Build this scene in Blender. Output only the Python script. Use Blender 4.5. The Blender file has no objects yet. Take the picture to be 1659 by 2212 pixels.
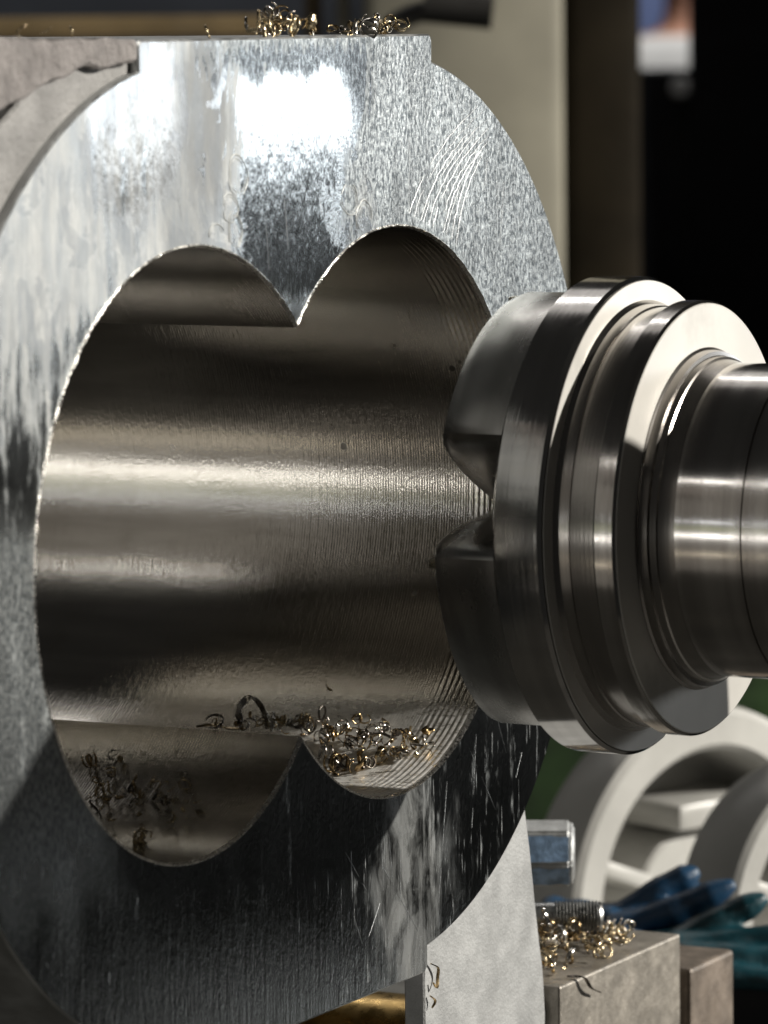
import bpy, bmesh, math, random
from mathutils import Vector, Matrix
random.seed(7)
sc = bpy.context.scene
COL = sc.collection
R_ = math.radians

# ------------------------------------------------------------------ camera
AZ, EL, ROLL = R_(62.794), R_(-6.041), R_(-0.624)
FWD = Vector((math.sin(AZ)*math.cos(EL), math.cos(AZ)*math.cos(EL), math.sin(EL)))
rgt = Vector((math.cos(AZ), -math.sin(AZ), 0)); up = rgt.cross(FWD)
r2 = rgt*math.cos(ROLL) + up*math.sin(ROLL); u2 = up*math.cos(ROLL) - rgt*math.sin(ROLL)
cd = bpy.data.cameras.new('camera'); cam = bpy.data.objects.new('camera', cd); COL.objects.link(cam)
m = Matrix((r2, u2, -FWD)).transposed().to_4x4(); m.translation = Vector((-1.69462, -0.90970, 0.21165))
cam.matrix_world = m
cd.sensor_fit = 'HORIZONTAL'; cd.sensor_width = 36; cd.lens = 36*10289.35/1659
cd.clip_start = 0.05; cd.clip_end = 100
cd.dof.use_dof = True; cd.dof.focus_distance = 2.03; cd.dof.aperture_fstop = 20
sc.camera = cam

# ------------------------------------------------------------------ light
w = bpy.data.worlds.new('World'); sc.world = w; w.use_nodes = True
w.node_tree.nodes['Background'].inputs[0].default_value = (0.95, 0.93, 0.88, 1)
w.node_tree.nodes['Background'].inputs[1].default_value = 0.020
sc.view_settings.view_transform = 'Standard'; sc.view_settings.look = 'None'
sc.view_settings.exposure = 0; sc.view_settings.gamma = 1

def aim(o, target):
    o.rotation_euler = (Vector(target)-o.location).to_track_quat('-Z', 'Y').to_euler()
def area(name, loc, target, sx, sy, power, col):
    l = bpy.data.lights.new(name, 'AREA'); l.shape = 'RECTANGLE'; l.size = sx; l.size_y = sy
    l.energy = power; l.color = col
    o = bpy.data.objects.new(name, l); COL.objects.link(o); o.location = loc; aim(o, target); return o
SUN = Vector((.8, -1.45, .645)).normalized()
sl = bpy.data.lights.new('sun_spot', 'SPOT'); sl.energy = 3600; sl.color = (1, .95, .86)  # distant spot standing in for the sunlight
sl.shadow_soft_size = .055; sl.spot_size = R_(60); sl.spot_blend = .3
so = bpy.data.objects.new('sun_spot', sl); COL.objects.link(so); so.location = SUN*7; aim(so, (0.2, 0, 0))
# bright bay window, mirrored by the polished end face
area('bay_window', (2.75, -1.55, .225), (0, 0, 0.15), 2.6, .33, 10.5, (.93, .97, 1.0))
# lights placed behind the block, mirrored in the bore wall and the bar
def back(elev, az, dist, sx, sy, power, col, name):
    a = R_(az); e = R_(elev)
    d = Vector((-math.cos(a)*math.cos(e), math.sin(a)*math.cos(e), math.sin(e)))
    return area(name, d*dist+Vector((.08, -.03, 0)), (.08, -.03, 0), sx, sy, power, col)
back(31, 27, 3.5, 1.6, .04, 2.6, (1, .98, .94), 'ceiling_tube')
back(0, 27, 3.8, 3.2, 5.0, 10.5, (1, .92, .81), 'bore_fill')  # large dim fill added to lift the dark bore wall
back(3.8, 27, 3.0, 2.4, .025, 1.5, (.9, .93, 1), 'transom_window')
back(-.5, 27, 3.0, 2.4, .18, .8, (.44, .52, .24), 'garden_window')
back(-5.5, 27, 3.0, 2.4, .04, 5.5, (1, .98, .94), 'side_window')
back(-18, 27, 3.0, 2.4, .05, 1.0, (1, .88, .68), 'floor_glow_strip')  # added strip standing in for warm light off the sunlit floor
area('roof_light', (2.2, 1.6, 2.6), (.1, 0, 0), 1.6, .10, 5, (1, .98, .95))
area('flange_fill', (2.6, 1.9, 3.0), (.1, 0, 0), 3.4, 1.6, 12, (1, .96, .92))  # broad fill added to lighten the top of the flange

area('person_fill', (6.0, 1.6, 1.9), (6.6, 2.8, .1), .8, .3, 45, (1, .98, .95))  # fill light added to brighten the person in the gap

# ------------------------------------------------------------------ node helpers
class G:
    def __init__(s, name):
        s.m = bpy.data.materials.new(name); s.m.use_nodes = True; s.t = s.m.node_tree
        s.b = s.t.nodes['Principled BSDF']; s.tc = s.t.nodes.new('ShaderNodeTexCoord')
        s.obj = s.tc.outputs['Object']
    def put(s, sock, v):
        if isinstance(v, bpy.types.NodeSocket): s.t.links.new(v, sock)
        elif isinstance(v, (tuple, list)):
            v = tuple(v)
            sock.default_value = v+(1,) if (len(v) == 3 and sock.type == 'RGBA') else v
        else: sock.default_value = v
    def ma(s, op, a, b=None, c=None, clamp=False):
        n = s.t.nodes.new('ShaderNodeMath'); n.operation = op; n.use_clamp = clamp
        for i, v in enumerate((a, b, c)):
            if v is not None: s.put(n.inputs[i], v)
        return n.outputs[0]
    def add(s, a, b): return s.ma('ADD', a, b)
    def mul(s, a, b): return s.ma('MULTIPLY', a, b)
    def sep(s, v=None):
        n = s.t.nodes.new('ShaderNodeSeparateXYZ'); s.put(n.inputs[0], v or s.obj); return n.outputs
    def comb(s, x, y, z):
        n = s.t.nodes.new('ShaderNodeCombineXYZ')
        for i, v in enumerate((x, y, z)): s.put(n.inputs[i], v)
        return n.outputs[0]
    def mapv(s, scale, loc=(0, 0, 0), v=None):
        n = s.t.nodes.new('ShaderNodeMapping'); s.put(n.inputs[0], v or s.obj)
        n.inputs['Scale'].default_value = scale; n.inputs['Location'].default_value = loc; return n.outputs[0]
    def noise(s, v, scale, detail=4, rough=.55, dist=0):
        n = s.t.nodes.new('ShaderNodeTexNoise'); s.put(n.inputs['Vector'], v); n.inputs['Scale'].default_value = scale
        n.inputs['Detail'].default_value = detail; n.inputs['Roughness'].default_value = rough
        n.inputs['Distortion'].default_value = dist; return n.outputs[0]
    def voro(s, v, scale, feat='F1'):
        n = s.t.nodes.new('ShaderNodeTexVoronoi'); n.feature = feat; s.put(n.inputs['Vector'], v)
        n.inputs['Scale'].default_value = scale; return n.outputs
    def ss(s, v, lo, hi, a=0, b=1):
        n = s.t.nodes.new('ShaderNodeMapRange'); n.interpolation_type = 'SMOOTHSTEP'; s.put(n.inputs[0], v)
        for i, q in enumerate((lo, hi, a, b)): s.put(n.inputs[i+1], q)
        return n.outputs[0]
    def mix(s, f, a, b):
        n = s.t.nodes.new('ShaderNodeMix'); n.data_type = 'RGBA'; s.put(n.inputs[0], f)
        s.put(n.inputs[6], a); s.put(n.inputs[7], b); return n.outputs[2]
    def mixf(s, f, a, b):
        n = s.t.nodes.new('ShaderNodeMix'); s.put(n.inputs[0], f); s.put(n.inputs[2], a); s.put(n.inputs[3], b); return n.outputs[0]
    def bump(s, h, strength, dist, nrm=None):
        n = s.t.nodes.new('ShaderNodeBump'); s.put(n.inputs['Height'], h); s.put(n.inputs['Strength'], strength)
        n.inputs['Distance'].default_value = dist
        if nrm is not None: s.t.links.new(nrm, n.inputs['Normal'])
        return n.outputs[0]
    def set(s, **k):
        for a, v in k.items():
            s.put(s.b.inputs[{'col': 'Base Color', 'metal': 'Metallic', 'rough': 'Roughness', 'nrm': 'Normal',
                              'aniso': 'Anisotropic', 'anrot': 'Anisotropic Rotation', 'tan': 'Tangent', 'spec': 'Specular IOR Level',
                              'coat': 'Coat Weight'}[a]], v)
        return s.m

def simple(name, col, rough=.5, metal=0, var=.25, scale=20, bump=0, bdist=.002, bscale=None, spec=None):
    g = G(name); n = g.noise(g.obj, scale, 5)
    dark = tuple(c*(1-var) for c in col); lite = tuple(min(1, c*(1+var)) for c in col)
    k = dict(col=g.mix(g.ss(n, .3, .7), dark, lite), rough=g.ss(g.noise(g.obj, scale*2.3), .25, .75, max(.05, rough-.1), min(1, rough+.1)), metal=metal)
    if bump: k['nrm'] = g.bump(g.noise(g.obj, bscale or scale*4, 6, .65), bump, bdist)
    if spec is not None: k['spec'] = spec
    return g.set(**k)

# ---- end face of the block: ground steel with oil film, smears and a frosted side
def face_material():
    g = G('ground_face'); x, y, z = g.sep()
    big = g.noise(g.mapv((1, 1, .6)), 28, 5, .6)
    wob = g.add(g.mul(g.ss(big, 0, 1, -1, 1), 1), 0)
    drag = g.noise(g.mapv((1, 1, .13)), 260, 5, .65)      # vertical grinding drag
    fine = g.noise(g.mapv((1, 1, .35)), 900, 3, .6)
    grain = g.noise(g.mapv((1, 1, .5)), 560, 4, .78)
    def blob(x0, z0, rx, rz, amp=.6, soft=.25):
        dx = g.mul(g.add(x, -x0), 1/rx); dz = g.mul(g.add(z, -z0), 1/rz)
        d = g.ma('SQRT', g.add(g.mul(dx, dx), g.mul(dz, dz)))
        d = g.add(d, g.mul(wob, amp)); d = g.add(d, g.mul(g.ss(drag, 0, 1, -1, 1), amp*.5))
        return g.ss(d, 1-soft, 1+soft, 1, 0)
    # frosted (coarse) right-hand side; its border runs down from the top lug
    rag = g.noise(g.mapv((1, 1, .5)), 42, 6, .65, 1.0)
    px_ = g.add(g.add(x, g.mul(g.add(rag, -.5), .22)), g.add(g.mul(g.add(drag, -.5), .03), g.mul(wob, .030))); pz_ = g.add(z, g.mul(g.add(drag, -.5), .03))
    edge = g.add(g.add(x, g.mul(wob, .012)), g.mul(g.ss(drag, 0, 1, -1, 1), .006))
    arc = g.ss(g.ma('ABSOLUTE', g.add(z, -.163)), 0, .03, .006, -.010)          # the border bows out at mid height
    frost = g.ss(g.ma('SUBTRACT', edge, arc), .040, .058)
    frost = g.mul(frost, g.ss(z, -.02, .02))
    lugf = g.mul(g.ss(g.add(g.add(z, g.mul(wob, .022)), g.mul(g.ss(drag, 0, 1, -1, 1), .004)), .181, .190), g.ss(px_, -.062, -.045))
    frost = g.ma('MAXIMUM', frost, g.mul(lugf, .9))
    lowl = g.mul(g.ss(g.add(edge, g.mul(g.add(z, .03), .35)), -.165, -.195), g.ss(g.add(z, g.mul(wob, .02)), .035, .015)); lowl = g.mul(lowl, g.ss(g.add(z, g.mul(wob, .03)), -.15, -.08))
    frost_c = frost
    frost = g.ma('MAXIMUM', frost, g.mul(lowl, .8))
    pd = g.ma('MAXIMUM', g.mul(g.ma('ABSOLUTE', g.add(px_, -.004)), 1/.050), g.mul(g.ma('ABSOLUTE', g.add(pz_, -.146)), 1/.050))
    polish = g.ma('MAXIMUM', g.ss(pd, .94, 1.04, 1, 0), blob(-.128, .168, .034, .040, .45, .25))
    streak = g.noise(g.mapv((1, 1, .09)), 150, 6, .7)     # runs of dried coolant
    drops = g.noise(g.mapv((1, 1, .42)), 120, 3, .6)
    up_l = g.mul(g.ss(px_, -.075, -.04, 1, 0), g.ss(g.add(z, g.mul(wob, .02)), .085, .12))
    low_r = blob(.100, -.165, .032, .055, .7, .5)
    wt = g.add(g.add(g.mul(up_l, .30), g.mul(low_r, .15)), g.add(g.mul(blob(-.085, .150, .030, .042, .5), .25), g.mul(blob(.062, .122, .010, .02, .35, .15), .5)))
    wt = g.add(wt, g.mul(g.ss(z, .02, .07, 0, 1), g.ss(x, -.2, -.1, .10, .02)))
    wt = g.add(wt, g.mul(polish, -.14)); wt = g.add(wt, g.mul(g.ss(g.add(x, g.mul(wob, .01)), -.19, -.16, 1, 0), g.ss(z, -.16, -.05, 0, .045)))
    sd = g.add(g.mul(streak, .55), g.mul(drops, .45))
    film = g.ss(g.add(sd, wt), .56, .72)
    film = g.mul(film, g.ss(g.add(streak, g.mul(big, .6)), .5, 1.0, .45, 1))
    film = g.mul(film, g.mixf(frost, 1, .35))
    film = g.ma('MAXIMUM', g.mul(film, g.add(1, g.mul(low_r, -.6))), g.mul(g.mul(low_r, g.ss(rag, .38, .62)), .55))
    rough = g.mixf(frost, g.mul(g.ss(big, .3, .7, .15, .21), g.ss(z, -.12, .0, .65, 1)), .38)
    thin = g.mul(g.ss(g.noise(g.mapv((1, 1, .07)), 420, 4, .7), .60, .68), g.ss(z, -.02, -.07))
    film = g.ma('MAXIMUM', film, g.mul(thin, g.ss(x, -.02, .06, .12, .75)))
    rough = g.mixf(film, rough, g.ss(drops, .35, .65, .36, .54))
    rough = g.mixf(polish, rough, .11)
    col = g.mix(g.ss(grain, .40, .60), (.11, .127, .138), (.53, .56, .57))
    vv = g.ss(g.add(g.mul(big, .5), g.mul(streak, .5)), .38, .62, .62, 1.12)
    hs = g.t.nodes.new('ShaderNodeVectorMath'); hs.operation = 'SCALE'; g.put(hs.inputs[0], col); g.put(hs.inputs['Scale'], vv); col = hs.outputs[0]
    col = g.mix(g.ma('SUBTRACT', 1, frost), col, (.50, .53, .54))
    st1 = g.noise(g.mapv((1, 1, .55)), 34, 6, .62, 1.2); st2 = g.noise(g.mapv((1, 1, .6)), 75, 5, .6, .8)
    hair = g.noise(g.mapv((1, 1, .06)), 620, 4, .7)
    tt = g.add(g.add(g.mul(g.ss(st1, .485, .515), .34), g.mul(g.ss(streak, .42, .58), .26)), g.add(g.mul(g.ss(hair, .35, .65), .24), g.mul(g.ss(st2, .47, .53), .16)))
    fc = g.mix(tt, (.16, .18, .21), (.47, .475, .465))
    fc = g.mix(g.mul(g.ss(g.ma('ABSOLUTE', g.add(st1, -.5)), 0, .012, 1, 0), .45), fc, (.62, .615, .59))
    col = g.mix(g.mul(film, .85), col, fc)
    oil = g.ma('MAXIMUM', blob(-.074, .165, .020, .036, .6, .3), g.mul(blob(-.090, .138, .022, .028, .6, .3), .7))
    col = g.mix(g.mul(oil, .8), col, (.20, .205, .205))
    col = g.mix(g.mul(low_r, .6), col, (.30, .30, .29))
    speck = g.ss(g.voro(g.mapv((1, 1, .8)), 120)[0], .05, .09, 1, 0)
    speck = g.mul(speck, g.ss(g.noise(g.obj, 60), .55, .65))
    col = g.mix(g.mul(speck, .8), col, (.08, .08, .085))
    n0 = g.bump(g.noise(g.mapv((1, 1, .45)), 75, 4, .6), g.mixf(polish, .05, .26), .001)
    n1 = g.bump(drag, g.mixf(frost, .20, .15), .0012, n0)
    n2 = g.bump(grain, g.mixf(frost, g.mixf(polish, .09, .015), .42), .0012, n1)
    n3 = g.bump(fine, g.mixf(polish, .14, .03), .0005, n2)
    return g.set(col=col, metal=g.mixf(film, 1, .35), rough=rough, nrm=n3)

def bore_material(name, sharp):
    g = G(name); x, y, z = g.sep()
    ring = g.noise(g.comb(g.mul(x, 1.5), g.mul(y, 420), g.mul(z, 1.5)), 1, 3, .6)
    ring2 = g.noise(g.comb(g.mul(x, 4), g.mul(y, 300), g.mul(z, 4)), 1, 3, .7)
    wav = g.ma('SINE', g.mul(y, 2*math.pi/.0013))
    wav = g.mul(wav, g.ss(y, .0, .22, 1, .3))
    coarse = g.mul(g.ma('SINE', g.mul(y, 2*math.pi/.0028)), g.mul(g.ss(y, .018, .026, 1, 0), sharp))
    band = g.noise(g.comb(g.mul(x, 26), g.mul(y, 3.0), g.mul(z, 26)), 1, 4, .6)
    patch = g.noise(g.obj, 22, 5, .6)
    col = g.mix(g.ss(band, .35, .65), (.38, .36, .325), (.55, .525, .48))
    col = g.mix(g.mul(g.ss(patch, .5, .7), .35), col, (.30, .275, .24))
    pit = g.mul(g.ss(g.voro(g.obj, 55)[0], .07, .11, 1, 0), g.ss(g.noise(g.obj, 17), .5, .6))
    col = g.mix(g.mul(pit, .85), col, (.03, .028, .024))
    sun_patch = g.mul(g.ss(g.add(z, g.mul(g.add(patch, -.5), .016)), -.098, -.090, 1, 0), g.ss(g.noise(g.mapv((1, .5, 1)), 420, 4, .7), .25, .62, .35, 1))
    sun_patch = g.mul(g.mul(sun_patch, g.ss(y, .07, .125, 1, 0)), .9 if sharp else .2)
    col = g.mix(sun_patch, col, (.85, .84, .81))  # sunlight on the bore floor painted in as pale colour
    n = g.bump(ring, .08, .0010)
    n = g.bump(wav, .16, .00012, n)
    n = g.bump(coarse, .3, .0004, n)
    n = g.bump(ring2, .06, .0010, n)
    n = g.bump(g.noise(g.comb(g.mul(x, 260), g.mul(y, 1300), g.mul(z, 260)), 1, 2, .6), .12, .0007, n)
    n = g.bump(g.noise(g.obj, 700, 2), .10, .0005, n)
    return g.set(col=col, metal=g.ma('SUBTRACT', 1, g.mul(sun_patch, .9)), rough=g.add(g.add(g.ss(band, .3, .7, .13, .20), g.mul(pit, .4)), g.mul(sun_patch, .25)), nrm=n)

def turned_material(name, c0, c1, rough, axis_scale=500):
    g = G(name); x, y, z = g.sep()
    ring = g.noise(g.comb(g.mul(x, .8), g.mul(y, axis_scale), g.mul(z, .8)), 1, 4, .65)
    rad = g.ma('SQRT', g.add(g.mul(x, x), g.mul(z, z)))
    turn = g.noise(g.comb(g.mul(rad, axis_scale*1.3), g.mul(y, axis_scale), 0), 1, 3, .6)
    dirt = g.noise(g.mapv((1, 2.5, 1)), 18, 5, .6)
    wide = g.noise(g.comb(g.mul(x, 2), g.mul(y, 90), g.mul(z, 2)), 1, 3)
    col = g.mix(g.ss(wide, .35, .65), c0, c1)
    col = g.mix(g.mul(g.ss(dirt, .52, .75), .4), col, tuple(c*.45 for c in c0))
    n = g.bump(ring, .05, .0006); n = g.bump(turn, .05, .0004, n)
    return g.set(col=col, metal=1, rough=g.add(rough, g.mul(g.ss(dirt, .3, .8), .10)), nrm=n,
                 aniso=0.0)

M = {}
M['face'] = face_material()
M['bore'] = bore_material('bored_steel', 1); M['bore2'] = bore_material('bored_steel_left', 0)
M['rim'] = simple('burred_rim', (.78, .76, .72), .28, 1, .2, 300, .8, .0006, 600)
M['outer'] = simple('machined_outer', (.45, .46, .46), .42, 1, .2, 40, .3, .001)
M['turned'] = turned_material('turned_steel', (.38, .36, .34), (.52, .50, .475), .12)
M['turned_fine'] = turned_material('turned_bright', (.47, .455, .44), (.57, .555, .535), .08, 700)
M['turned_dark'] = turned_material('turned_dark', (.27, .25, .235), (.38, .36, .335), .18)
M['headsteel'] = turned_material('head_steel', (.30, .29, .275), (.40, .385, .37), .24)
M['ringface'] = turned_material('faced_ring', (.66, .64, .60), (.78, .76, .72), .36)
M['ringface'].node_tree.nodes['Principled BSDF'].inputs['Metallic'].default_value = .45
M['carbide'] = simple('carbide_insert', (.30, .27, .21), .3, 1, .2, 200)
M['tooldark'] = simple('oily_tool_steel', (.16, .155, .15), .36, 1, .35, 60, .3, .001)
M['toollite'] = simple('bright_tool_steel', (.30, .295, .29), .30, 1, .12, 25)
M['cast'] = simple('rough_casting', (.23, .212, .206), .75, .0, .28, 60, .8, .004, 160)
M['cast2'] = simple('scaled_steel', (.24, .235, .23), .6, .1, .2, 60, .5, .002, 400)
M['sawn'] = simple('sawn_block', (.35, .355, .355), .5, .2, .14, 55, .45, .0012, 520)
M['blue'] = simple('chipped_blue_paint', (.24, .36, .54), .4, 0, .35, 160, .3, .001)
M['nutgrey'] = simple('worn_nut', (.48, .49, .49), .4, .6, .25, 120, .4, .001)
M['zinc'] = simple('zinc_thread', (.42, .42, .41), .32, 1, .25, 160, .3, .0006)
M['plate'] = simple('oily_plate', (.30, .275, .24), .42, .5, .25, 55, .6, .0012, 200)
M['plate2'] = simple('brown_plate', (.17, .14, .115), .5, .3, .3, 60, .4, .001)
M['housing'] = simple('grey_housing_paint', (.40, .395, .375), .42, 0, .12, 12, .15, .003, 60)
M['glove_blue'] = simple('blue_rubber', (.008, .042, .095), .4, 0, .3, 60, .3, .002, 300)
M['glove_teal'] = simple('teal_rubber', (.006, .045, .060), .38, 0, .3, 60, .3, .002, 300)
M['brass'] = simple('brass_bar', (.45, .30, .11), .3, 1, .3, 60)
M['beige'] = simple('cream_machine_paint', (.25, .235, .185), .6, 0, .22, 4, .1, .004)
M['brownp'] = simple('dark_brown_paint', (.014, .011, .007), .6, 0, .6, 4, spec=.08)
M['black'] = simple('black_paint', (.005, .005, .006), .45, 0, .3, 5, spec=.15)
M['rubber'] = simple('black_rubber', (.012, .011, .010), .5, 0, .2, 10)
M['brownbeam'] = simple('ochre_beam', (.12, .085, .04), .5, 0, .3, 10)
M['green'] = simple('green_machine_paint', (.02, .045, .012), .5, 0, .7, 14)
M['floor'] = simple('shop_floor', (.022, .021, .018), .8, 0, .3, 3)
M['wall'] = simple('far_wall', (.10, .11, .13), .8, 0, .2, 2)
M['bluepanel'] = simple('blue_panel', (.16, .22, .45), .6, 0, .1, 3)
M['table'] = simple('machine_table', (.34, .34, .33), .4, .6, .2, 15, .2, .001)
M['skin'] = simple('skin', (.55, .30, .21), .5, 0, .1, 15)
M['shirt'] = simple('white_cloth', (.78, .78, .78), .8, 0, .05, 12)
M['hair'] = simple('hair', (.015, .012, .01), .6, 0, .3, 60)
M['trouser'] = simple('dark_cloth', (.02, .02, .025), .8, 0, .2, 12)
def chip_mat(name, c):
    g = G(name); n = g.noise(g.obj, 260, 3)
    return g.set(col=g.mix(g.ss(n, .35, .65), tuple(q*.55 for q in c), c), metal=1, rough=g.ss(n, .2, .8, .12, .34))
CH = [chip_mat('chip_straw', (.82, .67, .43)), chip_mat('chip_steel', (.72, .68, .62)), chip_mat('chip_bronze', (.56, .41, .22)), chip_mat('chip_dark', (.26, .23, .20))]
M['scratch'] = simple('scratch_metal', (.36, .37, .38), .42, 1, .1, 300, .5, .0004, 900)
M['dripfilm'] = simple('dried_coolant', (.34, .35, .345), .5, .4, .2, 150, .3, .0004)

# ------------------------------------------------------------------ mesh helpers
def link(name, bm, mat, parent=None, smooth=None, loc=None):
    me = bpy.data.meshes.new(name)
    bmesh.ops.recalc_face_normals(bm, faces=bm.faces[:]) if smooth != 'keep' else None
    if smooth is not None and smooth != 'keep':
        for f in bm.faces: f.smooth = True
        for e in bm.edges:
            if len(e.link_faces) == 2 and e.calc_face_angle(0) > R_(smooth): e.smooth = False
    elif smooth == 'keep':
        for f in bm.faces: f.smooth = True
    bm.to_mesh(me); bm.free()
    me.materials.append(M[mat] if isinstance(mat, str) else mat)
    o = bpy.data.objects.new(name, me); COL.objects.link(o)
    if parent: o.parent = parent
    if loc: o.location = loc
    return o
def thing(name, label, cat, loc=(0, 0, 0), rotz=0, group=None):
    o = bpy.data.objects.new(name, None); COL.objects.link(o); o.empty_display_size = .02
    o.location = loc; o.rotation_euler = (0, 0, rotz); tag(o, label, cat, group); return o
def tag(o, label, cat, group=None, kind=None):
    o['label'] = label; o['category'] = cat
    if group: o['group'] = group
    if kind: o['kind'] = kind
    return o
def struct(o): o['kind'] = 'structure'; return o
def box_bm(x0, x1, y0, y1, z0, z1, bev=0, seg=2):
    bm = bmesh.new(); bmesh.ops.create_cube(bm, size=1)
    for v in bm.verts: v.co = Vector(((x0+x1)/2+v.co.x*(x1-x0), (y0+y1)/2+v.co.y*(y1-y0), (z0+z1)/2+v.co.z*(z1-z0)))
    if bev: bmesh.ops.bevel(bm, geom=bm.edges[:], offset=bev, segments=seg, affect='EDGES', profile=.5)
    return bm
def lathe_bm(prof, n=128, cap=True):
    """prof: list of (y, r) revolved about the Y axis"""
    bm = bmesh.new(); rings = []
    for y, r in prof:
        if r < 1e-6: rings.append([bm.verts.new((0, y, 0))])
        else: rings.append([bm.verts.new((r*math.cos(2*math.pi*i/n), y, r*math.sin(2*math.pi*i/n))) for i in range(n)])
    for a, b in zip(rings, rings[1:]):
        for i in range(n):
            j = (i+1) % n
            if len(a) == 1: bm.faces.new((a[0], b[i], b[j]))
            elif len(b) == 1: bm.faces.new((a[i], a[j], b[0]))
            else: bm.faces.new((a[i], a[j], b[j], b[i]))
    return bm
def prism_bm(poly, y0, y1, bev=0, jag=0, sub=0):
    """polygon in (x, z) extruded along Y"""
    pts = []
    for i, (x, z) in enumerate(poly):
        x2, z2 = poly[(i+1) % len(poly)]
        k = max(1, int(math.hypot(x2-x, z2-z)/sub)) if sub else 1
        for q in range(k):
            j = jag if q else 0
            pts.append((x+(x2-x)*q/k+random.uniform(-j, j), z+(z2-z)*q/k+random.uniform(-j, j)))
    bm = bmesh.new()
    f = bm.faces.new([bm.verts.new((x, y0, z)) for x, z in pts])
    r = bmesh.ops.extrude_face_region(bm, geom=[f])
    for v in r['geom']:
        if isinstance(v, bmesh.types.BMVert): v.co.y = y1
    if bev: bmesh.ops.bevel(bm, geom=[e for e in bm.edges], offset=bev, segments=1, affect='EDGES', clamp_overlap=True)
    return bm
def tube_bm(pts, rad, n=12, bm=None, cap=True):
    bm = bm or bmesh.new(); rings = []; pts = [Vector(q) for q in pts]
    rad = rad if isinstance(rad, (list, tuple)) else [rad]*len(pts)
    ref = Vector((0, 0, 1))
    for i, q in enumerate(pts):
        t = (pts[min(i+1, len(pts)-1)]-pts[max(i-1, 0)]).normalized()
        a = t.cross(ref)
        if a.length < 1e-3: a = t.cross(Vector((1, 0, 0)))
        a.normalize(); b = t.cross(a)
        rings.append([bm.verts.new(q+(a*math.cos(2*math.pi*k/n)+b*math.sin(2*math.pi*k/n))*rad[i]) for k in range(n)])
    for A, B in zip(rings, rings[1:]):
        for k in range(n): bm.faces.new((A[k], A[(k+1) % n], B[(k+1) % n], B[k]))
    if cap: bm.faces.new(rings[0][::-1]); bm.faces.new(rings[-1])
    return bm
def sm(pts, k=6):
    out = []; P = [Vector(q) for q in pts]; P = [P[0]*2-P[1]]+P+[P[-1]*2-P[-2]]
    for i in range(1, len(P)-2):
        for j in range(k):
            t = j/k; a, b, c, d = P[i-1], P[i], P[i+1], P[i+2]
            out.append(.5*((2*b)+(c-a)*t+(2*a-5*b+4*c-d)*t*t+(3*b-a-3*c+d)*t**3))
    out.append(P[-2]); return out

# ------------------------------------------------------------------ the block
HALF, RB, RO, DEPTH = .08621, .12, .1925, .262
block = thing('bored_block', 'big ground steel block with two overlapping round bores in its bright end face', 'machined block')
def eight(r, y, n=220):
    h = math.acos(HALF/r); L = []
    for i in range(n+1):      # right bore, from lower cusp round to upper cusp
        a = -(math.pi-h)+2*(math.pi-h)*i/n; L.append((HALF+r*math.cos(a), y, r*math.sin(a)))
    for i in range(1, n):     # left bore, from upper cusp back to lower cusp
        a = h+(2*math.pi-2*h)*i/n; L.append((-HALF+r*math.cos(a), y, r*math.sin(a)))
    return L
def outer_loop(y, s=0):
    r = RO-s; L = []
    def arc(cx, a0, a1, n):
        return [(cx+r*math.cos(a0+(a1-a0)*i/n), r*math.sin(a0+(a1-a0)*i/n)) for i in range(n+1)]
    tx, tz, bx, bz = .1243-s, .2005-s, .112-s, -(.2020-s); c = .0022
    a_t = math.acos((tx-HALF)/r); a_b = math.acos((bx-HALF)/r)
    pts = arc(HALF, -a_b, a_t, 90)
    pts += [(tx, tz-c), (tx-c*.3, tz-c*.3), (tx-c, tz), (-tx+c, tz), (-tx+c*.3, tz-c*.3), (-tx, tz-c)]
    pts += arc(-HALF, math.pi-a_t, math.pi+a_b, 90)
    pts += [(-bx, bz+c), (-bx+c, bz), (bx-c, bz), (bx, bz+c)]
    return [(x, y, z) for x, z in pts]
def strip(bm, A, B):
    n = len(A)
    for i in range(n):
        j = (i+1) % n
        if (A[i].co-A[j].co).length > 1e-9: bm.faces.new((A[i], A[j], B[j], B[i]))
# front face
bm = bmesh.new()
def ring_edges(pts):
    V = [bm.verts.new(q) for q in pts]
    return V, [bm.edges.new((V[i], V[(i+1) % len(V)])) for i in range(len(V))]
_, e1 = ring_edges(outer_loop(0, .0008)); _, e2 = ring_edges(eight(RB+.0013, 0))
bmesh.ops.triangle_fill(bm, edges=e1+e2, use_beauty=True, use_dissolve=False)
for f in bm.faces:
    f.normal_update()
    if f.normal.y > 0: f.normal_flip()
o = link('end_face', bm, 'face', block); 
# raised burr and chamfer round the bores
bm = bmesh.new()
def jit(pts, a): return [(x+random.uniform(-a, a), y+random.uniform(-a, a)*.6, z+random.uniform(-a, a)) for x, y, z in pts]
L0 = [bm.verts.new(q) for q in jit(eight(RB+.0013, 0), .0)]
L1 = [bm.verts.new(q) for q in jit(eight(RB+.0007, -.0005), .00025)]
L2 = [bm.verts.new(q) for q in eight(RB, .0012)]
strip(bm, L0, L1); strip(bm, L1, L2); link('bore_rim', bm, 'rim', block, 60)
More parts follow.
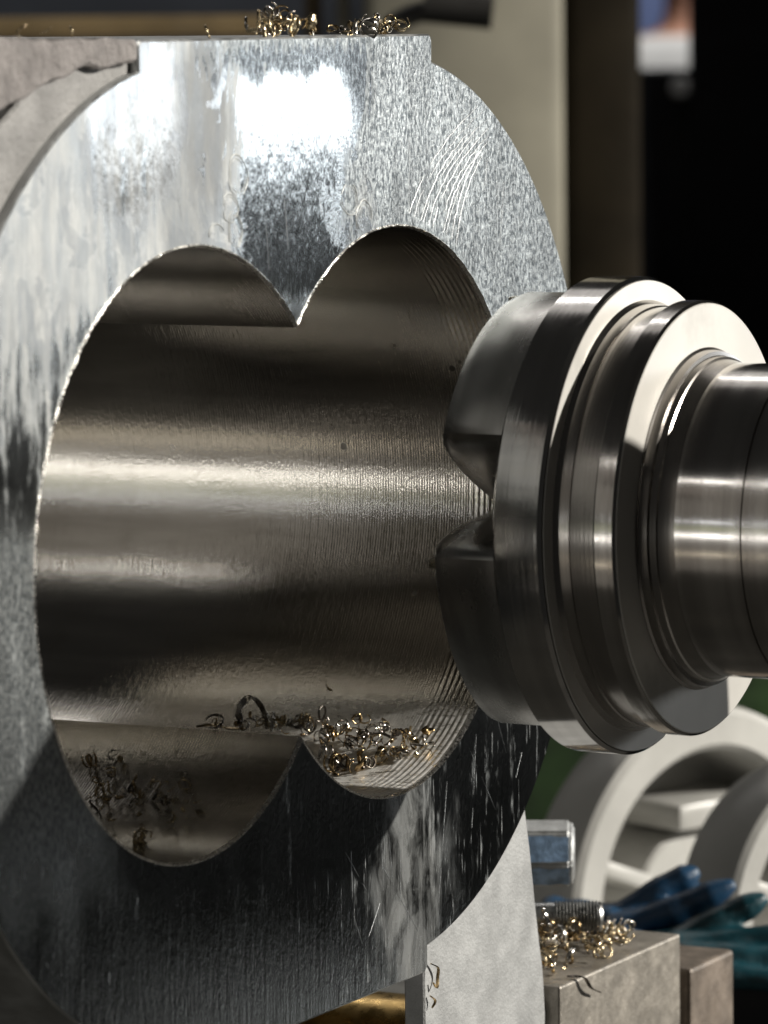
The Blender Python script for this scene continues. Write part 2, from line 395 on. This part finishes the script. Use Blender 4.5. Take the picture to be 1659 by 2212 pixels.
# bore walls
def bore(right):
    bm = bmesh.new(); n = 220; h = math.acos(HALF/RB); cx = HALF if right else -HALF; rows = []
    for y in (.0012, .01, .03, .07, .13, .2, DEPTH):
        row = []
        for i in range(n+1):
            a = (-(math.pi-h)+2*(math.pi-h)*i/n) if right else (h+(2*math.pi-2*h)*i/n)
            row.append(bm.verts.new((RB*math.cos(a), y, RB*math.sin(a))))
        rows.append(row)
    for A, B in zip(rows, rows[1:]):
        for i in range(n): bm.faces.new((A[i], B[i], B[i+1], A[i+1]))
    for f in bm.faces:
        f.normal_update(); c = f.calc_center_median()
        if f.normal.x*c.x+f.normal.z*c.z > 0: f.normal_flip()
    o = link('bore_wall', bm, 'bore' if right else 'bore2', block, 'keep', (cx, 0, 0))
    o['label'] = 'bore wall of the right bore with mirrored light bands' if right else 'bore wall of the left bore with loose chips'
bore(True); bore(False)
bm = bmesh.new()
A = [bm.verts.new(q) for q in outer_loop(0, .0008)]; B = [bm.verts.new(q) for q in outer_loop(.0008, 0)]
Cc = [bm.verts.new(q) for q in outer_loop(DEPTH, 0)]
strip(bm, A, B); strip(bm, B, Cc); link('outer_shell', bm, 'outer', block, 30)
bm = bmesh.new()
_, e1 = ring_edges(outer_loop(DEPTH+.0003)); _, e2 = ring_edges(eight(RB, DEPTH+.0003))
bmesh.ops.triangle_fill(bm, edges=e1+e2, use_beauty=True); link('back_face', bm, 'outer', block)

# wear on the end face: scratch burrs and dried drip outlines
def in_face(x, z, mrg=.004):
    if math.hypot(x-HALF, z) < RB+mrg or math.hypot(x+HALF, z) < RB+mrg: return False
    return math.hypot(abs(x)-HALF, z) < RO-mrg or (abs(x) < HALF and abs(z) < RO-mrg)
def ribbon(bm, pts, wd, y=-.00012):
    V = []
    for i, (x, z) in enumerate(pts):
        a = pts[max(0, i-1)]; b = pts[min(len(pts)-1, i+1)]
        tx, tz = b[0]-a[0], b[1]-a[1]; L = math.hypot(tx, tz) or 1
        t = i/(len(pts)-1); ww = wd*(.25+math.sin(math.pi*t)*.75)*random.uniform(.6, 1.2)
        V.append((bm.verts.new((x-tz/L*ww, y, z+tx/L*ww)), bm.verts.new((x, y-wd*.5, z)), bm.verts.new((x+tz/L*ww, y, z-tx/L*ww))))
    for (a, b, c), (d, e, f) in zip(V, V[1:]): bm.faces.new((a, b, e, d)); bm.faces.new((b, c, f, e))
def run(bm, pts, wd):
    cur = []
    for q in pts:
        if in_face(*q) and random.random() > .06: cur.append(q)
        else:
            if len(cur) > 3: ribbon(bm, cur, wd)
            cur = []
    if len(cur) > 3: ribbon(bm, cur, wd)
bm = bmesh.new()
def arc3(p0, p1, p2, n=26, off=(0, 0)):
    return [((1-t)**2*p0[0]+2*t*(1-t)*p1[0]+t*t*p2[0]+off[0]+random.gauss(0, .00025), (1-t)**2*p0[1]+2*t*(1-t)*p1[1]+t*t*p2[1]+off[1]+random.gauss(0, .00025)) for t in [i/n for i in range(n+1)]]
for k in range(11):
    s = k*.0042+random.uniform(-.001, .001); j = random.uniform(0, .3)
    run(bm, arc3((.098+s*1.1, .118-s*.3), (.112+s*.9, .148-s*.4), (.178+s*.1-j*.04, .170-s*.55)), random.uniform(.00018, .00038))
for k in range(14):      # lower right: crossing scratches
    x, z = random.uniform(.05, .20), random.uniform(-.19, -.115); a = random.choice((1.9, 2.2, .9, 1.55))+random.uniform(-.2, .2); L = random.uniform(.015, .055)
    run(bm, [(x+math.cos(a)*L*t/14+random.gauss(0, .0001), z+math.sin(a)*L*t/14) for t in range(15)], random.uniform(.00008, .0002))
for k in range(40):
    x, z = random.uniform(-.23, .2), random.uniform(.10, .19); a = R_(90)+random.uniform(-.35, .35); L = random.uniform(.008, .03)
    run(bm, [(x+math.cos(a)*L*t/10, z+math.sin(a)*L*t/10) for t in range(11)], random.uniform(.00006, .00014))
o = link('scratches', bm, 'scratch', block, 'keep'); o['kind'] = 'stuff'
bm = bmesh.new()
for cx, cz, rx, rz in ((-.048, .1465, .0075, .0085), (-.0545, .134, .006, .006), (-.051, .125, .0055, .008), (.0470, .1335, .0075, .0065), (.060, .124, .007, .008), (-.066, .122, .006, .007)):
    pts = [(cx+rx*math.cos(t)*(1+.12*math.sin(3*t+cx*90)), cz+rz*math.sin(t)*(1+.10*math.sin(2*t+cx*70))) for t in [2*math.pi*i/40 for i in range(41)]]
    run(bm, pts, .0004)
    run(bm, [(cx+(x-cx)*.8, cz+(z-cz)*.8) for x, z in pts], .0002)
o = link('drip_outlines', bm, 'dripfilm', block, 'keep'); o['kind'] = 'stuff'

# ------------------------------------------------------------------ boring bar
bar = thing('boring_bar', 'stepped turned steel boring bar with a thick flange entering the right bore', 'boring bar', (HALF, 0, .0028))
def lathe(name, prof, mat, parent=bar, sharp=25, n=320):
    return link(name, lathe_bm(prof, n), mat, parent, sharp)
lathe('flange', [(-.0915, .05), (-.0915, .0955), (-.0935, .0982), (-.1122, .0984), (-.1137, .0972), (-.1138, .080)], 'turned_fine')
lathe('flange_face', [(-.1141, .0968), (-.1144, .0966), (-.1144, .0872)], 'ringface')
lathe('spigot', [(-.1140, .0890), (-.1165, .0872), (-.1205, .0866), (-.1208, .0860), (-.1310, .0862), (-.1316, .0872), (-.1318, .085)], 'turned_dark')
lathe('collar', [(-.1320, .0840), (-.1321, .0880), (-.1327, .0890), (-.1402, .0890), (-.1412, .0882)], 'turned')
lathe('collar_face', [(-.1413, .0880), (-.1417, .0876), (-.1418, .0650)], 'ringface')
lathe('fillet_ring', [(-.1420, .0700), (-.1428, .0690), (-.1460, .0684), (-.1464, .0668), (-.1490, .0662), (-.1494, .0654), (-.153, .0644), (-.156, .0640)], 'turned_dark')
lathe('shaft', [(-.1560, .0640), (-.184, .0640), (-.1842, .0632), (-.1850, .0632), (-.1852, .0640), (-.62, .0640)], 'turned')
lathe('spindle_shade', [(-.33, .06), (-.33, .125), (-.335, .13), (-.62, .13), (-.62, 0)], 'turned_dark')  # out of view; added and sized to shade the lower left face
# head with gullets: lobes that carry the cutting inserts
bm = bmesh.new()
prof = []
NG = 4
for i in range(240):
    a = 2*math.pi*i/240; d = ((a-R_(170)) % (2*math.pi/NG)); d = min(d, 2*math.pi/NG-d)
    t = min(1, max(0, (d-R_(3))/R_(13))); t = t*t*(3-2*t)
    prof.append((a, .034+(.0925-.034)*t))
fr = [(y, s) for y, s in ((-.0915, 1), (-.068, 1), (-.0635, .985), (-.0605, .93), (-.0600, .80))]
rows = [[bm.verts.new((r*s*math.cos(a), y, r*s*math.sin(a))) for a, r in prof] for y, s in fr]
for A, B in zip(rows, rows[1:]): strip(bm, A, B)
bm.faces.new(rows[-1]); bm.faces.new(rows[0][::-1])
head = link('cutter_head', bm, 'headsteel', bar, 35)
for k in range(NG):
    a = R_(170)+k*2*math.pi/NG+R_(18)
    b2 = box_bm(-.006, .006, -.005, .005, -.002, .002, .0008)
    o = link('cutter_insert', b2, 'carbide', head); o.location = (.0850*math.cos(a), -.0650, .0850*math.sin(a)); o.rotation_euler = (0, -a, 0)
    o2 = link('clamp_screw', lathe_bm([(0, 0), (0, .003), (-.0015, .0036), (-.003, .0036)], 20), 'tooldark', head, 30); o2.location = (.072*math.cos(a+.25), -.0592, .072*math.sin(a+.25))
    o2.rotation_euler = (math.pi, 0, 0)

# ------------------------------------------------------------------ fixture around the block
br = thing('cast_bracket', 'rough grey cast bracket against the top left of the steel block', 'bracket')
link('upper_lip', prism_bm([(-.1262, .2008), (-.33, .2030), (-.33, .150), (-.2178, .1785), (-.198, .1839), (-.1685, .1905), (-.1415, .1912), (-.1262, .1925)], -.001, .20, .0012, .0012, .006), 'cast', br)
link('web', prism_bm([(-.118, .1990), (-.190, .1990), (-.206, .1780), (-.224, .1680), (-.34, .12), (-.34, .02), (-.20, .08)], .004, .19, .001), 'cast2', br)
wd = thing('support_wedge', 'pale sawn steel support wedge under the right edge of the block', 'support')
link('wedge_plate', prism_bm([(.2222, -.1455), (.2277, -.1669), (.2345, -.2000), (.2400, -.2224), (.2428, -.2465), (.2410, -.34), (.1200, -.34), (.1205, -.160)], .006, .016, .0008, .0004, .008), 'sawn', wd)
pl = thing('packing_block', 'flat oily steel block heaped with gold chips beside the support wedge', 'steel block')
link('packing_plate', box_bm(.246, .383, .0, .075, -.300, -.234, .0012), 'plate', pl)
p2 = thing('packing_block', 'brown steel block behind the heaped packing block, lower and without chips', 'steel block')
link('packing_plate', box_bm(.3865, .440, -.004, .07, -.330, -.2515, .0022), 'plate2', p2)

# blue hex nut
nut = thing('clamp_nut', 'worn blue painted hexagonal clamp nut behind the support wedge', 'nut', (.360, .058, -.1950), R_(24))
def hexring(bm, y, r, rot): return [bm.verts.new((r*math.cos(R_(60*i+rot)), y, r*math.sin(R_(60*i+rot)))) for i in range(6)]
bm = bmesh.new(); rows = [hexring(bm, y, r, 12) for y, r in ((-.0115, .0135), (-.0095, .0165), (.03, .0165), (.032, .0145))]
for A, B in zip(rows, rows[1:]): strip(bm, A, B)
bm.faces.new(rows[0][::-1]); bm.faces.new(rows[-1])
bmesh.ops.bevel(bm, geom=bm.edges[:], offset=.0012, segments=2, affect='EDGES')
link('nut_body', bm, 'nutgrey', nut, 30)
for k in (2, 3):     # blue paint left on two flats
    a = R_(60*k+12+30); n = Vector((math.cos(a), 0, math.sin(a))); t = Vector((-n.z, 0, n.x)); bm = bmesh.new(); c = n*(.0165*math.cos(R_(30))+.00015)
    F0 = []
    for s in (-1, 1):
        for j in range(9): F0.append(bm.verts.new(c+t*(s*(.0062+random.uniform(-.0008, .0008)))+Vector((0, (-.009+.038*j/8) if s < 0 else (.029-.038*j/8), 0))))
    bm.faces.new(F0); link('paint_band', bm, 'blue', nut)

# threaded stud
std = thing('threaded_stud', 'bright threaded stud lying over the packing block by the wedge', 'stud', (.3245, .0150, -.2165), R_(28))
prof = [(-.0005, 0), (-.0005, .0062), (.0010, .0074)]
y = .0015
while y < .022: prof += [(y, .0066), (y+.0008, .0078)]; y += .0016
prof += [(y, .0070), (y+.055, .0070), (y+.055, 0)]
link('thread', lathe_bm(prof, 40), 'zinc', std, 40)

# brass-coloured round bar glimpsed under the block
bb = thing('brass_bar', 'dark brass round bar in the gap under the block by the wedge', 'bar', (.20, .06, -.262))
bm = tube_bm([(0, -.02, 0), (0, .2, 0)], .028, 40)
link('bar_body', bm, 'brass', bb, 40)

# ------------------------------------------------------------------ chips
def chip_mesh(name, kind, mat):
    """thin curled metal ribbon with real thickness"""
    rnd = random; turns = {0: .55, 1: 1.1, 2: 1.9, 3: .35, 4: .8, 5: .10}[kind]; n = int(10+turns*12)
    r0 = rnd.uniform(.0026, .0042); r1 = r0*rnd.uniform(.6, 1.2); pitch = rnd.uniform(.0012, .0045); wdt = rnd.uniform(.0009, .0022); th = .00022
    if kind == 5: r0, r1, wdt = .010, .009, .0042
    bm = bmesh.new(); rows = []
    for i in range(n+1):
        t = i/n; a = 2*math.pi*turns*t; r = r0+(r1-r0)*t
        c = Vector((r*math.cos(a), r*math.sin(a), pitch*turns*t)); rd = Vector((math.cos(a), math.sin(a), .35*math.sin(a*2))).normalized()
        ww = wdt*(.35+.65*math.sin(math.pi*min(1, .08+t)) )*rnd.uniform(.75, 1.15)
        ax = Vector((.25*math.sin(3*a), .2*math.cos(2*a), 1)).normalized()
        rows.append([bm.verts.new(c+ax*ww*s+rd*q*th) for s, q in ((-.5, -1), (.5, -1), (.5, 1), (-.5, 1))])
    for A, B in zip(rows, rows[1:]):
        for k in range(4): bm.faces.new((A[k], A[(k+1) % 4], B[(k+1) % 4], B[k]))
    bm.faces.new(rows[0][::-1]); bm.faces.new(rows[-1])
    bmesh.ops.recalc_face_normals(bm, faces=bm.faces[:])
    ctr = sum((v.co for v in bm.verts), Vector())/len(bm.verts)
    for v in bm.verts: v.co -= ctr
    for f in bm.faces: f.smooth = True
    me = bpy.data.meshes.new(name); bm.to_mesh(me); bm.free(); me.materials.append(mat)
    return me
CM = {m: [chip_mesh('metal_chip', k, CH[m]) for k in (0, 1, 2, 3, 4, 5, 0, 5, 3)] for m in range(4)}
def chip(loc, s, mat, label, group, cat='chip'):
    o = bpy.data.objects.new('metal_chip', random.choice(CM[mat])); COL.objects.link(o)
    o.location = loc; o.rotation_euler = (random.uniform(0, 6.3), random.uniform(0, 6.3), random.uniform(0, 6.3)); o.scale = (s,)*3
    tag(o, label, cat, group); return o
wc = lambda ws: random.choices(range(4), ws)[0]
# on top of the block
for k in range(44):
    left = k < 24
    x = random.gauss(.018, .012) if left else random.uniform(.050, .108)
    yy = abs(random.gauss(.006, .012)); hh = (.010 if left else .007)*random.random()*max(.15, 1-abs(x-(.018 if left else .085))/.03)
    chip((x, yy+.002, .2022+hh), random.uniform(.75, 1.4), wc((3, 2, 3, 1)), 'curled straw chip in the left heap on top of the block' if left else 'curled straw chip in the right heap on top of the block', 'chips heaped on top of the block')
for x, yy in ((-.175, .01), (-.14, .02), (-.19, .012), (-.06, .006), (-.02, .008)):
    chip((x, yy, .2032 if x > -.12 else .2045), .8, 0, 'lone chip scattered left of the heaps on the top ledge', 'lone chips on the top ledge')
# in the right bore, on its lower wall
def on_bore(cx, ang, y, h): a = R_(ang); r = RB-h; return (cx+r*math.sin(a), y, -r*math.cos(a))
for k in range(95):
    t = random.random()
    y = .008+.07*t+random.gauss(0, .004); ang = 22+6*t+random.gauss(0, 3.2)
    chip(on_bore(HALF, ang, max(.004, y), .0025+random.random()*.004), random.uniform(.55, 1.05), wc((3, 3, 3, 2)), 'small curled chip in the swarf on the sunlit floor of the right bore', 'chips on the floor of the right bore')
for k in range(9):
    chip(on_bore(HALF, random.gauss(12, 2), random.uniform(.028, .045), .004), random.uniform(.8, 1.4), 3 if k % 2 else 2, 'dark curl standing near the lip of the right bore', 'dark curls by the right bore lip')
# along the lower ridge between the bores
hz = math.sqrt(RB*RB-HALF*HALF)
for k in range(34):
    y = random.uniform(.002, .048)*random.uniform(.5, 1); chip((random.uniform(.001, .010), y, -hz+.002+random.random()*.004), random.uniform(.45, .9), wc((3, 3, 2, 2)), 'tiny chip strung along the lower ridge between the two bores', 'chips along the lower ridge')
def arch_chip(name, label, pts, wdt, mat):
    bm = bmesh.new(); P = sm(pts, 6); rows = []
    for i, q in enumerate(P):
        t = (P[min(i+1, len(P)-1)]-P[max(i-1, 0)]).normalized(); ax = Vector((.25, .95, .1)); ax = (ax-t*ax.dot(t)).normalized(); nn = t.cross(ax)
        ww = wdt*(.5+.5*math.sin(math.pi*i/(len(P)-1)))
        rows.append([bm.verts.new(q+ax*ww*s+nn*g*.00025) for s, g in ((-.5, -1), (.5, -1), (.5, 1), (-.5, 1))])
    for A, B in zip(rows, rows[1:]):
        for k in range(4): bm.faces.new((A[k], A[(k+1) % 4], B[(k+1) % 4], B[k]))
    bm.faces.new(rows[0][::-1]); bm.faces.new(rows[-1])
    o = link(name, bm, mat, None, 50); tag(o, label, 'chip'); return o
arch_chip('arched_chip', 'large silvery arched chip standing on the lower ridge', [(.004, .030, -hz-.0003), (.003, .031, -hz+.009), (.004, .0262, -hz+.0138), (.005, .0215, -hz+.010), (.006, .0195, -hz+.001)], .0035, CH[1])
arch_chip('sliver_chip', 'long thin chip sliver lying along the lower ridge, farthest in', [(.001, .050, -hz+.0008), (.002, .044, -hz+.0018), (.002, .036, -hz+.001), (.003, .028, -hz+.0008)], .0018, CH[0])
# in the left bore
for k in range(52):
    y = random.choice((random.gauss(.076, .008), random.uniform(.025, .085), random.uniform(.03, .065))); ang = 25+random.gauss(0, 5)+(y-.05)*60
    chip(on_bore(-HALF, ang, max(.006, y), .003), random.uniform(.45, .85), wc((4, 3, 3, 1)), 'small chip in the shaded swarf on the floor of the left bore', 'chips on the floor of the left bore')
for y, ang in ((.034, 5), (.030, 3), (.036, 8)): chip(on_bore(-HALF, ang, y, .003), 1.0, 0, 'bright chip by the bottom lip of the left bore', 'chips at the left bore lip')
# on the packing block
for k in range(120):
    x = random.uniform(.252, .372); yy = random.uniform(.006, .045); hgt = max(0, (.018-abs(x-.29)*.2))*random.random()
    if yy < .02 and x > .34: yy += .015
    chip((x, yy, -.2312+hgt), random.uniform(.75, 1.5), wc((4, 2, 3, 1)), 'curled gold chip in the heap on the packing block', 'chips heaped on the packing block')
arch_chip('hanging_chip', 'dark curved chip hanging over the front edge of the packing block', [(.262, .004, -.2325), (.265, -.003, -.2330), (.271, -.004, -.239), (.281, -.004, -.243)], .0022, CH[3])
arch_chip('hooked_chip', 'hooked bronze chip clinging to the left edge of the support wedge', [(.1235, .0045, -.2010), (.1275, .003, -.2035), (.1290, .004, -.2080), (.1262, .003, -.2120), (.1245, .004, -.2095)], .0014, CH[2])
arch_chip('small_hooked_chip', 'smaller bronze chip below the hooked one on the support wedge', [(.1225, .0045, -.2150), (.1245, .003, -.2175), (.1232, .004, -.2205)], .0012, CH[2])

# ------------------------------------------------------------------ behind: shop frame (X right, Y away, origin under the camera)
OX, OY, RZ = -1.69462, -.90970, -AZ
def shop(x, y, z): return Vector((OX+x*math.cos(AZ)+y*math.sin(AZ), OY-x*math.sin(AZ)+y*math.cos(AZ), z))
def shop_box(name, label, cat, x0, x1, y0, y1, z0, z1, mat, bev=.004):
    o = link(name, box_bm(-(x1-x0)/2, (x1-x0)/2, 0, y1-y0, 0, z1-z0, bev), mat, None, 30)
    o.location = shop((x0+x1)/2, y0, z0); o.rotation_euler = (0, 0, RZ)
    return tag(o, label, cat) if label else struct(o)
FL = -1.3
shop_box('floor', None, None, -6, 6, .5, 14, FL-.1, FL, 'floor', 0)
shop_box('wall', None, None, -6, 6, 12, 12.2, FL, 3.5, 'wall', 0)
# machine table carrying the parts at the lower right
mt = shop_box('machine_table', 'grey machine table under the castings at lower right', 'table', -.1, .9, 2.60, 3.5, -.52, -.452, 'table', .006)
# cream machine column
mc = thing('machine_column', 'cream painted machine column behind the block', 'machine', shop(.0735, 4.2, FL), RZ)
link('column_body', box_bm(-.0865, .0885, 0, .5, 0, 2.2, .012), 'beige', mc, 30)
link('cover_plate', box_bm(-.05, .05, -.004, -.0005, .9, 1.32, .002), 'beige', mc, 30)
shop_box('dark_column', 'dark brown upright post right of the cream column', 'post', .179, .2515, 4.6, 4.9, FL, 1.2, 'brownp', .01)
cab = thing('black_cabinet', 'black cabinet with a small bright knob below the person', 'cabinet', shop(.62, 6.0, FL), RZ)
link('cabinet_body', box_bm(-.2815, .5, 0, .4, 0, 1.427, .004), 'black', cab, 30)
k_ = link('knob', lathe_bm([(0, 0), (0, .010), (.01, .013), (.02, .010)], 24), 'shirt', cab, 40); k_.location = (-.243, -.021, 1.408)
shop_box('black_door', 'tall black panel at the right edge hiding half the person', 'panel', .385, 1.3, 5.85, 5.95, FL, 1.5, 'black')
shop_box('blue_cabinet', 'pale blue cabinet far behind the person', 'cabinet', .45, .9, 10.2, 10.7, FL, .8, 'bluepanel')
shop_box('dark_machine', 'dark machine base behind the top of the block', 'machine', -.75, -.013, 4.5, 5.2, FL, .165, 'brownp', .01)
shop_box('ochre_beam', 'ochre steel beam across the dark machine', 'beam', -.75, -.09, 4.2, 4.26, .188, .207, 'brownbeam', .003)
for k, (x0, x1, mt_) in enumerate(((-.068, -.052, 'brownbeam'), (-.038, -.026, 'beige'))):
    shop_box('guard_post', ('ochre', 'cream')[k]+' thin guard post behind the chip heaps', 'post', x0, x1, 4.35, 4.38, FL, .6, mt_, .003)
arm = thing('lever_arm', 'black curved lever in front of the cream column at the top', 'lever', shop(0, 3.7, .2), 0)
def sh(px, pz, y=3.7): return shop(px, y, pz)-arm.location
link('hose', tube_bm(sm([sh(-.012, .12), sh(-.008, .168), sh(.004, .190), sh(.022, .205), sh(.05, .212)]), .0085, 14), 'rubber', arm, 60)
link('handle', tube_bm([sh(.035, .214), sh(.088, .208)], .014, 16), 'rubber', arm, 40)
# green machine behind
gm = shop_box('green_machine', 'dark green machine bed low behind the flange', 'machine', .06, .75, 3.85, 4.12, FL, -.30, 'green', .01)

# castings at lower right
def housing(name, label, loc, R, L, rz, ribs=True):
    t = thing(name, label, 'casting', loc, rz)
    link('shell', lathe_bm([(L, R*.9), (L*.6, R), (.012, R), (.003, R*.985), (0, R*.95), (.0, R*.80), (.004, R*.77), (.050, R*.75), (.058, R*.70), (.058, R*.36), (.050, R*.33), (.026, R*.32), (.024, R*.30), (.024, 0)], 128), 'housing', t, 35)
    link('boss', box_bm(-R*.16, R*.62, .008, .0575, R*.36, R*.50, .004), 'housing', t, 30)
    link('rib', box_bm(-R*.70, -R*.34, .012, .0575, -.005, .005, .003), 'housing', t, 30).rotation_euler = (0, R_(20), 0)
    return t
housing('end_housing', 'round pale grey cast housing standing on the table behind the gloves', (.938, .222, -.331), .120, .05, R_(-20))
housing('end_housing', 'second pale grey cast housing cut by the right edge of the picture', (.802, .082, -.305), .092, .05, R_(-22))
# tray and gloves
shop_box('tool_tray', 'black tool tray under the blue gloves', 'tray', .10, .36, 2.44, 2.54, -.44, -.2925, 'black', .004)
def glove(name, label, mat, palm, fing):
    """limp rubber glove: palm and cuff plus five fingers, fused into one skin (shop axes, origin at x=0, y=2.49, z=0)"""
    bm = bmesh.new()
    for pts, r in [palm]+fing:
        P = sm(pts, 5); n = len(P)
        tube_bm(P, [r*(1-.22*i/(n-1))*(1 if i < n-2 else (.82 if i == n-2 else .45))*(1+.05*math.sin(i*1.7)) for i in range(n)], 14, bm)
    o = link(name, bm, mat, None, 80); o.location = shop(0, 2.49, 0); o.rotation_euler = (0, 0, RZ)
    md = o.modifiers.new('fuse', 'REMESH'); md.mode = 'VOXEL'; md.voxel_size = .0016; md.use_smooth_shade = True
    s_ = o.modifiers.new('soft', 'SMOOTH'); s_.iterations = 5
    tag(o, label, 'glove'); return o
glove('work_glove', 'dark blue rubber glove with its fingers raised toward the housing', 'glove_blue',
      ([(.085, .03, -.280), (.105, .02, -.279), (.132, .012, -.278)], .017),
      [([(.118, .004, -.279), (.152, .0, -.266), (.184, -.002, -.2515)], .0092), ([(.120, .016, -.276), (.146, .016, -.258), (.166, .016, -.2475)], .0088),
       ([(.120, .026, -.277), (.148, .03, -.266), (.172, .034, -.262)], .0088), ([(.115, .036, -.280), (.14, .042, -.276), (.160, .046, -.277)], .0080), ([(.105, .0, -.281), (.120, -.012, -.280), (.140, -.018, -.281)], .0090)])
glove('work_glove', 'teal rubber glove with spread fingers in front of the blue one', 'glove_teal',
      ([(.120, -.03, -.284), (.140, -.030, -.284), (.160, -.028, -.283)], .0135),
      [([(.150, -.022, -.281), (.174, -.022, -.268), (.199, -.022, -.2550)], .0088), ([(.152, -.03, -.282), (.182, -.032, -.277), (.214, -.034, -.273)], .0086),
       ([(.152, -.038, -.284), (.184, -.042, -.284), (.222, -.044, -.284)], .0086), ([(.148, -.046, -.286), (.178, -.052, -.291), (.210, -.056, -.293)], .0078), ([(.140, -.016, -.283), (.158, -.008, -.279), (.176, -.004, -.272)], .0082)])

# ------------------------------------------------------------------ person seen through the gap
per = thing('person', 'person in a white shirt standing in the gap behind the black cabinet', 'person', shop(.592, 9.0, FL), RZ)
def body():
    V = [(0, 0, .92, .13, .10), (0, 0, 1.1, .135, .10), (0, 0, 1.3, .16, .11), (0, 0, 1.40, .15, .09), (0, 0, 1.455, .065, .06), (0, 0, 1.53, .055, .058), (0, -.01, 1.60, .065, .08), (0, -.012, 1.68, .078, .095), (0, -.01, 1.76, .065, .085),
         (.19, 0, 1.385, .06, .06), (.23, .0, 1.12, .045, .045), (.22, -.06, .88, .034, .034), (.22, -.09, .78, .036, .02), (-.19, 0, 1.385, .06, .06), (-.23, 0, 1.12, .045, .045), (-.22, -.06, .88, .034, .034), (-.22, -.09, .78, .036, .02),
         (.09, 0, .84, .085, .085), (.095, -.01, .48, .06, .06), (.10, .01, .09, .042, .045), (.10, -.10, .035, .04, .03), (-.09, 0, .84, .085, .085), (-.095, -.01, .48, .06, .06), (-.10, .01, .09, .042, .045), (-.10, -.10, .035, .04, .03)]
    E = [(0, 1), (1, 2), (2, 3), (3, 4), (4, 5), (5, 6), (6, 7), (7, 8), (3, 9), (9, 10), (10, 11), (11, 12), (3, 13), (13, 14), (14, 15), (15, 16), (0, 17), (17, 18), (18, 19), (19, 20), (0, 21), (21, 22), (22, 23), (23, 24)]
    me = bpy.data.meshes.new('body'); me.from_pydata([v[:3] for v in V], E, [])
    o = bpy.data.objects.new('body', me); COL.objects.link(o); o.parent = per
    md = o.modifiers.new('skin', 'SKIN')
    for i, v in enumerate(V): me.skin_vertices[0].data[i].radius = (v[3], v[4])
    me.skin_vertices[0].data[0].use_root = True
    o.modifiers.new('sub', 'SUBSURF').render_levels = 2
    g = G('person_clothes'); x, y, z = g.sep()
    sh_ = g.mix(g.ss(z, .915, .925), (.02, .02, .025), (.80, .80, .79)); col = g.mix(g.ss(z, 1.452, 1.456), sh_, (.55, .29, .20))
    g.set(col=col, rough=.7, nrm=g.bump(g.noise(g.obj, 18, 3), .25, .01)); me.materials.append(g.m)
body()
bm = bmesh.new(); bmesh.ops.create_uvsphere(bm, u_segments=24, v_segments=16, radius=1)
for v in bm.verts: v.co = Vector((v.co.x*.088, v.co.y*.10+.02, 1.725+v.co.z*.085+(.03*v.co.y if v.co.y < 0 else 0)))
bmesh.ops.delete(bm, geom=[v for v in bm.verts if v.co.y < -.03 and v.co.z < 1.74], context='VERTS')
link('hair', bm, 'hair', per, 80)
for s in (-1, 1):
    e = link('ear', lathe_bm([(0, 0), (0, .02), (.008, .024), (.014, .016)], 20), 'skin', per, 40); e.location = (s*.078, 0, 1.655); e.rotation_euler = (0, 0, s*R_(-80)); e.scale = (.8, 1, 1.4)
    e = link('eye', lathe_bm([(-.006, 0), (-.004, .008), (.002, .012)], 16), 'shirt', per, 40); e.location = (s*.03, -.098, 1.675)
nb = bmesh.new(); bmesh.ops.create_cone(nb, segments=12, radius1=.016, radius2=.006, depth=.05, cap_ends=True)
n_ = link('nose', nb, 'skin', per, 60); n_.location = (0, -.106, 1.650); n_.rotation_euler = (R_(-15), 0, 0)
mth = link('mouth', box_bm(-.022, .022, -.004, .004, -.004, .004, .003), 'skin', per); mth.location = (0, -.094, 1.605)
